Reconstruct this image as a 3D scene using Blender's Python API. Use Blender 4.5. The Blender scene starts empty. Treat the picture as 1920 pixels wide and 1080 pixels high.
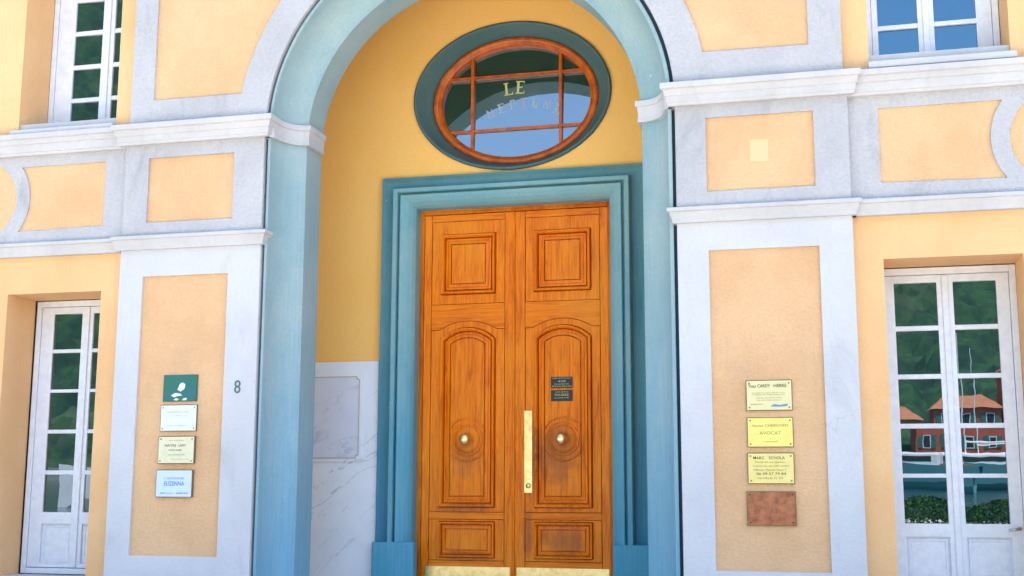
import bpy, bmesh, math, random
from mathutils import Vector, noise
random.seed(8)
SC = bpy.context.scene
COL = SC.collection
ZC = 1.0            # eye height of the photographer above the street; measured heights are relative to the eye
R = math.radians
PI = math.pi

# ------------------------------------------------------------------ camera
cam_d = bpy.data.cameras.new('camera'); cam = bpy.data.objects.new('camera', cam_d); COL.objects.link(cam)
cam_d.sensor_width = 36.0; cam_d.lens = 2304.0 / 1920.0 * 36.0
cam_d.clip_start = 0.05; cam_d.clip_end = 3000
yaw, pitch, roll = R(14.15), R(9.25), R(0.147)
fwd = Vector((-math.sin(yaw) * math.cos(pitch), math.cos(yaw) * math.cos(pitch), math.sin(pitch)))
rt = Vector((math.cos(yaw), math.sin(yaw), 0)); up = rt.cross(fwd)
rt2 = rt * math.cos(roll) + up * math.sin(roll); up2 = up * math.cos(roll) - rt * math.sin(roll)
from mathutils import Matrix
m = Matrix((rt2, up2, -fwd)).transposed().to_4x4(); m.translation = Vector((0, -8.6, ZC))
cam.matrix_world = m
SC.camera = cam

# ------------------------------------------------------------------ light: open shade, sun behind the house
SUN_EL, SUN_AZ = R(70), R(28)     # azimuth from +Y towards +X
w = bpy.data.worlds.new('World'); SC.world = w; w.use_nodes = True
nt = w.node_tree; nt.nodes.clear()
sky = nt.nodes.new('ShaderNodeTexSky'); sky.sky_type = 'NISHITA'; sky.sun_disc = False
sky.sun_elevation = SUN_EL; sky.sun_rotation = SUN_AZ; sky.air_density = 1.0; sky.dust_density = 1.6; sky.ozone_density = 1.0
bg = nt.nodes.new('ShaderNodeBackground'); bg.inputs['Strength'].default_value = 0.15
ow = nt.nodes.new('ShaderNodeOutputWorld')
nt.links.new(sky.outputs[0], bg.inputs[0]); nt.links.new(bg.outputs[0], ow.inputs[0])
sd = bpy.data.lights.new('sun', 'SUN'); sd.energy = 4.8; sd.angle = R(0.5); sd.color = (1.0, 0.95, 0.86)
sun = bpy.data.objects.new('sun', sd); COL.objects.link(sun)
sdir = Vector((math.sin(SUN_AZ) * math.cos(SUN_EL), math.cos(SUN_AZ) * math.cos(SUN_EL), math.sin(SUN_EL)))
sun.rotation_euler = sdir.to_track_quat('Z', 'Y').to_euler(); sun.location = (10, 20, 30)
vs = SC.view_settings; vs.view_transform = 'Standard'; vs.look = 'None'; vs.gamma = 1.0; vs.use_curve_mapping = False
vs.exposure = 2.15

# ------------------------------------------------------------------ materials
def nodes(name):
    M = bpy.data.materials.new(name); M.use_nodes = True
    n = M.node_tree; b = n.nodes['Principled BSDF']
    return M, n, b
def mixc(n, fac, a, b):
    x = n.nodes.new('ShaderNodeMix'); x.data_type = 'RGBA'
    if hasattr(fac, 'links') or hasattr(fac, 'is_linked'): n.links.new(fac, x.inputs[0])
    else: x.inputs[0].default_value = fac
    for i, v in ((6, a), (7, b)):
        if hasattr(v, 'is_linked'): n.links.new(v, x.inputs[i])
        else: x.inputs[i].default_value = (*v, 1)
    return x.outputs[2]
def tex(n, scale, detail=6, rough=.6, stretch=(1, 1, 1), dist=0.0, off=(0, 0, 0), rot=(0, 0, 0)):
    g = n.nodes.new('ShaderNodeNewGeometry'); mp = n.nodes.new('ShaderNodeMapping')
    if any(rot): mp.vector_type = 'TEXTURE'; stretch = tuple(1 / q for q in stretch)
    mp.inputs['Scale'].default_value = stretch; mp.inputs['Location'].default_value = off; mp.inputs['Rotation'].default_value = rot
    n.links.new(g.outputs['Position'], mp.inputs[0])
    t = n.nodes.new('ShaderNodeTexNoise'); t.inputs['Scale'].default_value = scale; t.inputs['Detail'].default_value = detail
    t.inputs['Roughness'].default_value = rough; t.inputs['Distortion'].default_value = dist
    n.links.new(mp.outputs[0], t.inputs['Vector'])
    return t.outputs['Fac']
def ramp(n, v, a, b):
    r = n.nodes.new('ShaderNodeMapRange'); r.inputs[1].default_value = a; r.inputs[2].default_value = b
    r.interpolation_type = 'SMOOTHSTEP'
    n.links.new(v, r.inputs[0]); return r.outputs[0]
def math_(n, op, a, b):
    x = n.nodes.new('ShaderNodeMath'); x.operation = op
    for i, v in enumerate((a, b)):
        if hasattr(v, 'is_linked'): n.links.new(v, x.inputs[i])
        else: x.inputs[i].default_value = v
    return x.outputs[0]
def bump(n, b, h, strength, dist=.01):
    x = n.nodes.new('ShaderNodeBump'); x.inputs['Strength'].default_value = strength; x.inputs['Distance'].default_value = dist
    n.links.new(h, x.inputs['Height']); n.links.new(x.outputs[0], b.inputs['Normal'])
def stucco(name, c1, c2, dirt=None, grain=55, bs=.5, rough=.85, dirtamt=.35, bd=.006, streak=True, low=None, speck=.16, chips=False):
    M, n, b = nodes(name)
    big = ramp(n, tex(n, 1.3, 5, .62), .35, .68)
    c = mixc(n, big, c1, c2)
    if dirt:
        d = ramp(n, tex(n, 2.1, 8, .72, (1.6, 1.6, .5) if streak else (1, 1, 1), .6, (3, 1, 7)), .52, .76)
        c = mixc(n, math_(n, 'MULTIPLY', d, dirtamt), c, dirt)
    if dirt and streak:   # thin rain streaks
        sk = ramp(n, tex(n, 1.0, 6, .75, (16, 16, .55), .2, (1, 2, 3)), .60, .80)
        gate = ramp(n, tex(n, .9, 3, .5, (1.4, 1.4, 1.0), off=(8, 0, 2)), .45, .62)
        c = mixc(n, math_(n, 'MULTIPLY', math_(n, 'MULTIPLY', sk, gate), dirtamt * .8), c, dirt)
    if dirt and name != 'street_paving':
        g_ = n.nodes.new('ShaderNodeNewGeometry'); vo = n.nodes.new('ShaderNodeTexVoronoi'); vo.feature = 'DISTANCE_TO_EDGE'; vo.inputs['Scale'].default_value = 1.1
        wv = n.nodes.new('ShaderNodeTexNoise'); wv.inputs['Scale'].default_value = 5; wv.inputs['Detail'].default_value = 5
        sc = n.nodes.new('ShaderNodeVectorMath'); sc.operation = 'MULTIPLY_ADD'; sc.inputs[1].default_value = (.35, .35, .35)
        n.links.new(g_.outputs['Position'], wv.inputs['Vector']); n.links.new(wv.outputs['Color'], sc.inputs[0]); n.links.new(g_.outputs['Position'], sc.inputs[2]); n.links.new(sc.outputs[0], vo.inputs['Vector'])
        cr = math_(n, 'SUBTRACT', 1.0, ramp(n, vo.outputs['Distance'], .0, .006))
        gt = ramp(n, tex(n, 1.1, 3, .5, off=(4, 9, 1)), .61, .66)
        c = mixc(n, math_(n, 'MULTIPLY', math_(n, 'MULTIPLY', cr, gt), .26), c, tuple(x * .35 for x in c1))
    if low:   # stronger colour towards the bottom with an uneven edge
        geo = n.nodes.new('ShaderNodeNewGeometry'); sp = n.nodes.new('ShaderNodeSeparateXYZ'); n.links.new(geo.outputs['Position'], sp.inputs[0])
        hz = math_(n, 'ADD', sp.outputs[2], math_(n, 'MULTIPLY', math_(n, 'SUBTRACT', tex(n, 2.2, 6, .7, (2.2, 2.2, .5)), .5), 2.6))
        c = mixc(n, math_(n, 'MULTIPLY', math_(n, 'SUBTRACT', 1.0, ramp(n, hz, .1, 2.6)), .85), c, low)
    fine = tex(n, grain, 5, .7, (1, 1, 1.25))
    f2 = ramp(n, fine, .3, .7)
    c = mixc(n, math_(n, 'MULTIPLY', f2, speck), c, tuple(x * .6 for x in c1))
    if chips:   # flaked spots and brush marks
        ch = ramp(n, tex(n, 30, 3, .6, (1, 1, .7)), .70, .73); cg = ramp(n, tex(n, 1.4, 3, .5, off=(2, 2, 5)), .5, .62)
        c = mixc(n, math_(n, 'MULTIPLY', math_(n, 'MULTIPLY', ch, cg), .7), c, (.55, .60, .60))
        br = ramp(n, tex(n, 1.0, 4, .6, (60, 60, 2.0)), .4, .7)
        c = mixc(n, math_(n, 'MULTIPLY', br, .14), c, tuple(x * 1.25 for x in c2))
    n.links.new(c, b.inputs['Base Color']); b.inputs['Roughness'].default_value = rough
    b.inputs['Specular IOR Level'].default_value = .25
    mid = tex(n, grain * .22, 4, .6)
    bump(n, b, math_(n, 'ADD', fine, math_(n, 'MULTIPLY', mid, .8)), bs, bd)
    return M
def plain(name, c, rough=.5, metal=0., bs=0, grain=60, c2=None, spec=.5):
    M, n, b = nodes(name)
    if c2:
        n.links.new(mixc(n, ramp(n, tex(n, grain * .3, 5, .65), .35, .7), c, c2), b.inputs['Base Color'])
    else: b.inputs['Base Color'].default_value = (*c, 1)
    b.inputs['Roughness'].default_value = rough; b.inputs['Metallic'].default_value = metal
    b.inputs['Specular IOR Level'].default_value = spec
    if bs: bump(n, b, tex(n, grain, 4, .6), bs, .003)
    return M
def wood(name, horizontal=False, dark=1.0):
    M, n, b = nodes(name)
    st = (2.2, 30, 30) if horizontal else (30, 30, 2.2)
    g = tex(n, 1.0, 9, .68, st, 1.3)
    st2 = (1.2, 110, 110) if horizontal else (110, 110, 3.2)
    g2 = tex(n, 1.0, 4, .7, st2, .5)
    a = (.96 * dark, .235 * dark, .002 * dark); d = (.62 * dark, .095 * dark, .001 * dark)
    c = mixc(n, ramp(n, g, .40, .72), a, d)
    c = mixc(n, math_(n, 'MULTIPLY', ramp(n, g2, .45, .7), .5), c, (.42, .065, .002))
    c = mixc(n, math_(n, 'MULTIPLY', ramp(n, tex(n, 1.7, 4, .6, (1, 1, .6)), .42, .7), .35), c, (.92, .33, .02))
    # worn, weathered patches where hands and feet reach
    geo = n.nodes.new('ShaderNodeNewGeometry'); sp = n.nodes.new('ShaderNodeSeparateXYZ'); n.links.new(geo.outputs['Position'], sp.inputs[0])
    def blob(x, z, rx, rz):
        dx = math_(n, 'DIVIDE', math_(n, 'SUBTRACT', sp.outputs[0], x), rx); dz = math_(n, 'DIVIDE', math_(n, 'SUBTRACT', sp.outputs[2], z), rz)
        dd = math_(n, 'ADD', math_(n, 'MULTIPLY', dx, dx), math_(n, 'MULTIPLY', dz, dz))
        dd = math_(n, 'ADD', dd, math_(n, 'MULTIPLY', math_(n, 'SUBTRACT', tex(n, 9, 5, .7), .5), 2.2))
        return math_(n, 'SUBTRACT', 1.0, ramp(n, dd, .1, 1.1))
    for (x, z, rx, rz, k) in ((-2.2, ZC + .30, .24, .30, .62), (-3.0, ZC + .26, .15, .2, .4), (-2.42, ZC + .25, .06, .45, .6),
                              (-2.14, ZC - .44, .22, .14, .6), (-3.0, ZC - .17, .28, .05, .55), (-3.0, ZC - .57, .26, .05, .5), (-2.45, ZC - .4, .05, .25, .6)):
        c = mixc(n, math_(n, 'MULTIPLY', blob(x, z, rx, rz), k * .8), c, (.20, .06, .03))
    n.links.new(c, b.inputs['Base Color'])
    b.inputs['Roughness'].default_value = .36; b.inputs['Specular IOR Level'].default_value = .24
    bump(n, b, g2, .25, .002)
    return M
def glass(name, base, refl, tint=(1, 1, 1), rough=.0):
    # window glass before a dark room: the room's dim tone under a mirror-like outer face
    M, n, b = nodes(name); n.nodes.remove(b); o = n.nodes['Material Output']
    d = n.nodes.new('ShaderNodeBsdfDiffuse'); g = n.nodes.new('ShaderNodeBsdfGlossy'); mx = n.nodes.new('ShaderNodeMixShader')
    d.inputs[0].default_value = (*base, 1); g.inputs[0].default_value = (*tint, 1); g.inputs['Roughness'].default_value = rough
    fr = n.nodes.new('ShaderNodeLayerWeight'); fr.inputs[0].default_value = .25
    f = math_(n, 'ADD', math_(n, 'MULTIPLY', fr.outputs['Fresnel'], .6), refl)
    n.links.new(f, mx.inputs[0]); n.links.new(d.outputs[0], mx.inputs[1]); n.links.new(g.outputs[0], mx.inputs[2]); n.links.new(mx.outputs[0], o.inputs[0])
    bp = n.nodes.new('ShaderNodeBump'); bp.inputs['Strength'].default_value = .09; bp.inputs['Distance'].default_value = .002
    n.links.new(tex(n, 3.5, 2, .5), bp.inputs['Height']); n.links.new(bp.outputs[0], g.inputs['Normal'])
    return M
def marble(name, c1, c2, vein, rot=.9):
    M, n, b = nodes(name)
    c = mixc(n, ramp(n, tex(n, 2.5, 6, .6, dist=1.0), .35, .7), c1, c2)
    for (sx, sz, off, wd, k) in ((.5, 2.0, 0, .010, .8), (.9, 3.4, 5, .006, .55)):
        v = tex(n, 1.25, 5, .5, (sx, 1, sz), .7, (2 + off, 0, .4), (0, rot, 0))
        d = math_(n, 'ABSOLUTE', math_(n, 'SUBTRACT', v, .5), 0)
        gv = ramp(n, tex(n, 2.0, 3, .5, off=(off, 1, 6)), .38, .6)
        c = mixc(n, math_(n, 'MULTIPLY', math_(n, 'MULTIPLY', math_(n, 'SUBTRACT', 1.0, ramp(n, d, .0, wd)), gv), k), c, vein)
    n.links.new(c, b.inputs['Base Color']); b.inputs['Roughness'].default_value = .3
    return M

MT = {}
MT['yellow'] = stucco('ochre_plaster', (.81, .50, .25), (.76, .44, .205), (.55, .36, .22), 60, .55, dirtamt=.25)
MT['panel'] = stucco('ochre_roughcast', (.81, .505, .275), (.72, .42, .215), (.52, .37, .24), 44, 1.0, dirtamt=.4, bd=.012, speck=.26)
MT['patch'] = stucco('fresh_ochre_plaster', (.81, .52, .285), (.80, .51, .275), None, 60, .3)
MT['niche'] = stucco('orange_plaster', (.98, .565, .165), (.97, .54, .14), None, 40, .25)
MT['stone'] = stucco('white_stone_render', (.60, .59, .60), (.54, .53, .55), (.40, .38, .40), 42, .6, dirtamt=.6, bd=.006)
MT['stone2'] = stucco('weathered_stone_render', (.54, .525, .535), (.455, .445, .46), (.30, .29, .30), 38, 1.0, dirtamt=.7, bd=.012, speck=.34)
MT['trim'] = stucco('cornice_render', (.56, .54, .54), (.48, .465, .465), (.42, .38, .35), 30, .35, dirtamt=.5)
MT['blue'] = stucco('blue_paint_render', (.245, .365, .385), (.33, .42, .42), (.15, .30, .36), 35, .3, .7, dirtamt=.6, low=(.13, .33, .46), chips=True)
MT['case'] = stucco('blue_casing_paint', (.17, .38, .42), (.26, .43, .44), (.09, .28, .36), 30, .25, .6, dirtamt=.6, low=(.045, .30, .44), chips=True)
MT['case_shade'] = stucco('shaded_casing_paint', (.085, .24, .28), (.13, .28, .31), (.05, .17, .22), 30, .25, .6, dirtamt=.6, low=(.035, .22, .34), chips=True)
MT['teal'] = stucco('shaded_surround_paint', (.075, .15, .15), (.10, .17, .17), (.03, .06, .07), 30, .2, .6)  # casing paint darkened, so the oval surround's shade sits in the colour
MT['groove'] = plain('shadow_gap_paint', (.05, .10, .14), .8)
MT['white'] = plain('white_window_paint', (.74, .76, .80), .45, bs=.15, c2=(.66, .68, .74))
MT['woodv'] = wood('varnished_oak'); MT['woodh'] = wood('varnished_oak_rails', True)
MT['woodd'] = wood('dark_varnished_oak', False, .62)
MT['ovalwood'] = plain('red_brown_varnish', (.62, .13, .008), .35, bs=.3, grain=35, c2=(.36, .06, .004))
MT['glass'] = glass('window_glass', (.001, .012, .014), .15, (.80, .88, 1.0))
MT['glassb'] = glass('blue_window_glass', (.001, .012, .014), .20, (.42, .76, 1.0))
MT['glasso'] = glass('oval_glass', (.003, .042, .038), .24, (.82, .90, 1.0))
MT['brass'] = plain('polished_brass', (.95, .74, .36), .33, 1.0, bs=.1, c2=(.80, .55, .22))
MT['brasspl'] = plain('brass_plate', (.83, .70, .20), .42, .25, c2=(.80, .64, .17))
MT['oldbrass'] = plain('tarnished_brass_plate', (.74, .62, .20), .45, .2, c2=(.78, .64, .26))
MT['palebrass'] = plain('pale_bronze_plate', (.72, .64, .34), .45, .15, c2=(.68, .62, .33))
MT['cream'] = plain('cream_plate', (.72, .67, .46), .5, c2=(.66, .62, .42))
MT['whiteplate'] = plain('white_plate', (.72, .76, .88), .4, c2=(.66, .72, .84))
MT['blueplate'] = plain('pale_blue_plate', (.58, .66, .92), .35, c2=(.52, .63, .88))
MT['greenplate'] = plain('green_blue_enamel', (.02, .13, .15), .35, c2=(.02, .15, .08), grain=30)
MT['copper'] = plain('brown_copper_plate', (.40, .14, .06), .38, .35, bs=.5, grain=60, c2=(.20, .065, .03))
MT['plateedge'] = plain('plate_edge', (.16, .12, .05), .6)
MT['ink'] = plain('dark_ink', (.07, .07, .03), .6)
MT['olive'] = plain('olive_ink', (.30, .28, .06), .6)
MT['blueink'] = plain('blue_ink', (.12, .25, .45), .6)
MT['gold'] = plain('gold_leaf', (.62, .60, .22), .4, .2)
MT['faint'] = plain('faded_gold_leaf', (.40, .43, .44), .4)
MT['faded'] = plain('worn_gilt', (.42, .47, .52), .5)
MT['black'] = plain('black_sticker', (.015, .012, .01), .4)
MT['num'] = plain('green_number_paint', (.08, .14, .13), .5)
MT['screw'] = plain('screw_head', (.25, .2, .08), .4, .7)
MT['marble'] = marble('white_marble', (.80, .80, .83), (.86, .86, .87), (.50, .50, .56), -.8)
MT['marble2'] = marble('grey_marble', (.68, .69, .77), (.74, .74, .80), (.52, .53, .62), -.5)
MT['goldline'] = plain('worn_gilt_line', (.55, .45, .35), .5)
MT['dark'] = plain('dark_interior', (.02, .03, .03), .9)
MT['paving'] = stucco('street_paving', (.62, .58, .51), (.55, .51, .45), (.2, .19, .18), 8, .3, streak=False)
MT['roof'] = stucco('terracotta_roof', (.42, .17, .09), (.50, .22, .11), (.2, .1, .07), 6, .6)
MT['red'] = stucco('red_house_paint', (.50, .13, .08), (.44, .11, .07), None, 6, .3)
MT['ochreh'] = stucco('ochre_house_paint', (.62, .36, .14), (.56, .32, .13), None, 6, .3)
MT['shutter'] = plain('green_shutter', (.03, .16, .13), .6)
MT['hull'] = plain('white_hull', (.80, .82, .82), .25)
MT['hullteal'] = plain('teal_hull', (.10, .30, .33), .3)
MT['leaf'] = stucco('hedge_leaf', (.035, .11, .02), (.06, .15, .03), None, 20, .4, streak=False)
MT['wood_boat'] = plain('teak', (.30, .16, .07), .6)

# ------------------------------------------------------------------ mesh helpers (measured coords: x, y, z relative to the eye)
def wl(o):
    v = Vector(o.location); p = o.parent
    while p: v += Vector(p.location); p = p.parent
    return v
def link(name, me, mat, parent=None, label=None, smooth=False, raw=False):
    o = bpy.data.objects.new(name, me); COL.objects.link(o)
    off = Vector((0, 0, 0))
    if parent: o.parent = parent; off = wl(parent)
    z = 0 if raw else ZC
    for v in me.vertices: v.co.x -= off.x; v.co.y -= off.y; v.co.z += z - off.z
    if mat:
        me.materials.clear(); me.materials.append(mat if not isinstance(mat, str) else MT[mat])
    if smooth:
        for p in me.polygons: p.use_smooth = True
    if label: o['label'] = label
    return o
def raw(name, vs_, fs, mat, parent=None, label=None, smooth=False):
    me = bpy.data.meshes.new(name); me.from_pydata([tuple(v) for v in vs_], [], fs); me.update()
    bm = bmesh.new(); bm.from_mesh(me); bmesh.ops.recalc_face_normals(bm, faces=bm.faces); bm.to_mesh(me); bm.free()
    return link(name, me, mat, parent, label, smooth)
class MB:
    def __init__(s): s.v = []; s.f = []
    def add(s, v, f):
        k = len(s.v); s.v += [tuple(a) for a in v]; s.f += [tuple(i + k for i in q) for q in f]; return s
    def box(s, x0, x1, y0, y1, z0, z1):
        return s.add([(x0, y0, z0), (x1, y0, z0), (x1, y1, z0), (x0, y1, z0), (x0, y0, z1), (x1, y0, z1), (x1, y1, z1), (x0, y1, z1)],
                     [(0, 3, 2, 1), (4, 5, 6, 7), (0, 1, 5, 4), (1, 2, 6, 5), (2, 3, 7, 6), (3, 0, 4, 7)])
    def cyl(s, a, b, r0, r1=None, n=10):
        a, b = Vector(a), Vector(b); r1 = r0 if r1 is None else r1; d = (b - a).normalized()
        u = d.orthogonal().normalized(); v = d.cross(u); V = []
        for c, r in ((a, r0), (b, r1)):
            for i in range(n): t = 2 * PI * i / n; V.append(c + u * r * math.cos(t) + v * r * math.sin(t))
        F = [(i, (i + 1) % n, n + (i + 1) % n, n + i) for i in range(n)] + [tuple(range(n))[::-1], tuple(range(n, 2 * n))]
        return s.add(V, F)
    def build(s, name, mat, parent=None, label=None, bevel=0, seg=2, smooth=False):
        me = bpy.data.meshes.new(name); me.from_pydata(s.v, [], s.f); me.update()
        if bevel:
            bm = bmesh.new(); bm.from_mesh(me)
            bmesh.ops.bevel(bm, geom=bm.edges[:], offset=bevel, segments=seg, affect='EDGES', profile=.5)
            bm.to_mesh(me); bm.free()
        return link(name, me, mat, parent, label, smooth)
def box(name, mat, parent, x0, x1, y0, y1, z0, z1, bevel=.003, label=None):
    return MB().box(x0, x1, y0, y1, z0, z1).build(name, mat, parent, label, bevel)
def rect(x0, x1, z0, z1): return [(x0, z0), (x1, z0), (x1, z1), (x0, z1)]
def arc(cx, cz, rx, a0, a1, n, rz=None):
    rz = rz or rx
    return [(cx + rx * math.cos(R(a0 + (a1 - a0) * i / n)), cz + rz * math.sin(R(a0 + (a1 - a0) * i / n))) for i in range(n + 1)]
def curve_mesh(cu):
    o = bpy.data.objects.new('tmp', cu); COL.objects.link(o)
    dg = bpy.context.evaluated_depsgraph_get(); dg.update()
    me = bpy.data.meshes.new_from_object(o.evaluated_get(dg))
    bpy.data.objects.remove(o); bpy.data.curves.remove(cu)
    return me
def plate(name, mat, parent, loops, yf, yb, bevel=0., label=None):
    """flat piece cut from outline loops (first outer, others holes), front face at yf, back at yb"""
    cu = bpy.data.curves.new('c', 'CURVE'); cu.dimensions = '2D'; cu.fill_mode = 'BOTH'
    cu.extrude = (yb - yf) / 2 - bevel; cu.bevel_depth = bevel; cu.bevel_resolution = 1; cu.offset = -bevel
    for L in loops:
        s = cu.splines.new('POLY'); s.points.add(len(L) - 1); s.use_cyclic_u = True
        for p, (x, z) in zip(s.points, L): p.co = (x, z, 0, 1)
    me = curve_mesh(cu); ym = (yf + yb) / 2
    for v in me.vertices: x, z, y = v.co; v.co = (x, ym - y, z)
    o = link(name, me, mat, parent, label)
    for p in me.polygons: p.use_smooth = False
    bm = bmesh.new(); bm.from_mesh(me); bmesh.ops.remove_doubles(bm, verts=bm.verts, dist=1e-5); bmesh.ops.recalc_face_normals(bm, faces=bm.faces); bm.to_mesh(me); bm.free()
    return o
def text(name, mat, parent, body, xc, zc, h, yf, width=None, maxw=None, th=.0012, shear=0, bold=.0):
    cu = bpy.data.curves.new('t', 'FONT'); cu.body = body; cu.size = 1; cu.align_x = 'CENTER'; cu.extrude = 0; cu.shear = shear; cu.offset = bold
    cu.resolution_u = 3
    me = curve_mesh(cu)
    xs = [v.co.x for v in me.vertices]; zs = [v.co.y for v in me.vertices]
    cx, cz = (min(xs) + max(xs)) / 2, (min(zs) + max(zs)) / 2
    k = h / (max(zs) - min(zs)); kx = k
    wid = (max(xs) - min(xs)) * k
    if width: kx = k * width / wid
    for v in me.vertices: x, z, _ = v.co; v.co = (xc + (x - cx) * kx, yf, zc + (z - cz) * k)
    bm = bmesh.new(); bm.from_mesh(me)
    r_ = bmesh.ops.extrude_face_region(bm, geom=bm.faces[:])
    for e in r_['geom']:
        if isinstance(e, bmesh.types.BMVert): e.co.y -= th
    bmesh.ops.recalc_face_normals(bm, faces=bm.faces); bm.to_mesh(me); bm.free()
    return link(name, me, mat, parent)
def loft(name, mat, parent, rings, closed=True, cap=True, label=None, smooth=False):
    n = len(rings[0]); V = [p for r_ in rings for p in r_]; F = []
    for k in range(len(rings) - 1):
        for i in range(n if closed else n - 1):
            j = (i + 1) % n; F.append((k * n + i, k * n + j, (k + 1) * n + j, (k + 1) * n + i))
    if cap: F.append(tuple((len(rings) - 1) * n + i for i in range(n)))
    me = bpy.data.meshes.new(name); me.from_pydata([tuple(v) for v in V], [], F); me.update()
    return link(name, me, mat, parent, label, smooth)
def fixn(o):
    bm = bmesh.new(); bm.from_mesh(o.data); bmesh.ops.recalc_face_normals(bm, faces=bm.faces); bm.to_mesh(o.data); bm.free(); return o
def flip_to_camera(o):
    bm = bmesh.new(); bm.from_mesh(o.data)
    s = sum(f.normal.y * f.calc_area() for f in bm.faces)
    if s > 0: bmesh.ops.reverse_faces(bm, faces=bm.faces)
    bm.to_mesh(o.data); bm.free(); return o
def thing(name, label, cat, loc, group=None):
    o = bpy.data.objects.new(name, None); COL.objects.link(o); o.location = loc; o.empty_display_size = .2
    o['label'] = label; o['category'] = cat
    if group: o['group'] = group
    return o
def struct(o): o['kind'] = 'structure'; return o
def lathe(name, mat, parent, cx, cz, prof, n=32, label=None):
    """prof: (radius, y); axis along y"""
    rings = []
    for r_, y in prof: rings.append([(cx + r_ * math.cos(2 * PI * i / n), y, cz + r_ * math.sin(2 * PI * i / n)) for i in range(n)])
    return flip_to_camera(loft(name, mat, parent, rings, True, True, label, True))

# ------------------------------------------------------------------ the setting
ground = MB()
for x in range(-16, 16): ground.box(x * 10, x * 10 + 10, -16, 60, -.5, 0)
street = struct(raw('street', [(-160, -16, -ZC), (160, -16, -ZC), (160, 60, -ZC), (-160, 60, -ZC), (-160, -16, -ZC - 3), (160, -16, -ZC - 3)], [(0, 1, 2, 3), (4, 5, 1, 0)], 'paving'))
def build_water():
    M, n, b = nodes('harbour_water'); b.inputs['Base Color'].default_value = (.01, .06, .07, 1); b.inputs['Roughness'].default_value = .08
    bump(n, b, tex(n, 1.2, 5, .6, (1, 2, 1)), .6, .1)
    o = raw('water', [(-400, -127, -ZC - 1), (400, -127, -ZC - 1), (400, -16, -ZC - 1), (-400, -16, -ZC - 1)], [(0, 1, 2, 3)], M); struct(o)
build_water()
def hill_h(x, y):
    d = -y - 128
    if d < 0: return 0.2
    sx = x / (-y + 9)
    top = 44 + 105 * max(0, min(1, (-sx - .26) / .30)) - 6 * math.sin(sx * 5)
    t = max(0, min(1, (d - 16) / 100)); t = t * t * (3 - 2 * t)
    h = (.2 if d < 2 else 1.15) + top * t
    h += t ** .5 * (noise.fractal(Vector((x * .03, y * .03, 1)), 1, 2, 4) * 4)
    if d > 16: h += abs(noise.noise(Vector((x * .16, y * .16, 0)))) * 5.5 + noise.noise(Vector((x * .5, y * .5, 4))) * 1.8
    return max(h, .2)
def build_hill():
    V = []; F = []; nx, ny = 340, 110
    for j in range(ny + 1):
        y = -126 - 170 * (j / ny) ** 1.2
        for i in range(nx + 1):
            x = -330 + 520 * i / nx
            V.append((x, y, hill_h(x, y) - ZC))
    for j in range(ny):
        for i in range(nx): a = j * (nx + 1) + i; F.append((a, a + nx + 1, a + nx + 2, a + 1))
    M, n, b = nodes('wooded_hill')
    c = mixc(n, ramp(n, tex(n, .25, 8, .7), .38, .62), (.003, .030, .018), (.022, .085, .024))
    c = mixc(n, math_(n, 'MULTIPLY', ramp(n, tex(n, 1.3, 6, .75), .45, .65), .6), c, (.003, .028, .016))
    c = mixc(n, math_(n, 'MULTIPLY', ramp(n, tex(n, .07, 4, .6, off=(5, 5, 5)), .55, .7), .6), c, (.07, .11, .05))
    n.links.new(c, b.inputs['Base Color']); b.inputs['Roughness'].default_value = .9
    o = raw('hill', V, F, M, smooth=False); struct(o)
build_hill()

# ------------------------------------------------------------------ THE HOUSE
AX, AZ, RO = -2.569, 2.77, 1.612           # arch centre, spring line, radius to the stone
IX, IZ, RI = -2.60, 2.745, 1.36            # inner edge of the blue splay
house = thing('town_house', 'ochre town house with white stone pilasters and a tall blue arched doorway', 'building', (-2.57, 0, 0))
def part(o, label=None):
    if label: o['label'] = label
    return o
opn = {'fl': (-6.47, -5.605, -.74, 1.562), 'fr': (.445, 1.345, -.74, 1.562), 'ul': (-6.478, -5.557, 2.93, 4.93), 'ur': (.41, 1.347, 2.93, 4.93)}
archcut = [(AX + RO, -ZC - .02)] + arc(AX, AZ, RO, 0, 180, 64) + [(AX - RO, -ZC - .02)]
outer = [(-13, -ZC - .02), (-13, 8.5), (8, 8.5), (8, -ZC - .02)] + archcut
plate('wall', 'yellow', house, [outer] + [rect(*v) for v in opn.values()], .08, .46)
rest = MB().box(-13, -12.7, .46, 8, -ZC, 8.5).box(7.7, 8, .46, 8, -ZC, 8.5).box(-13, 8, 8, 8.3, -ZC, 8.5)
rest.build('side_wall', 'yellow', house)
MB().box(-13.5, 8.5, -.5, 8.8, 8.5, 8.9).build('roof', 'roof', house)

def quoins(x0, x1): return rect(x0, x1, -ZC, 1.865)
# lower pilasters: stone frame around a sunk ochre panel
def pilaster(x0, x1, px0, px1, zb, zt, mz0, mz1, side, lab, mid):
    p = plate('pilaster', 'stone', house, [rect(x0, x1, -ZC, 1.90), rect(px0, px1, zb, zt)], 0, .085, .0035, lab)
    p2 = plate('pilaster_block', 'stone2', house, [rect(x0, x1, 1.901, 2.75), rect(mid[0], mid[1], mz0, mz1)], 0, .085, .0035)
    plate('sunk_panel', 'panel', p, [rect(px0 - .01, px1 + .01, zb - .01, zt + .01)], .022, .07)
    plate('sunk_panel', 'panel', p2, [rect(mid[0] - .01, mid[1] + .01, mz0 - .01, mz1 + .01)], .022, .07)
    return p2
pilL = pilaster(-5.397, AX - RO, -5.190, -4.452, -.516, 1.647, 2.086, 2.616, -1, 'left pilaster bearing four small plates', (-5.187, -4.438))
pilR = pilaster(AX + RO, .250, -.737, .021, -.550, 1.660, 2.088, 2.630, 1, 'right pilaster bearing three brass plates and a copper one', (-.739, .012))
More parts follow.
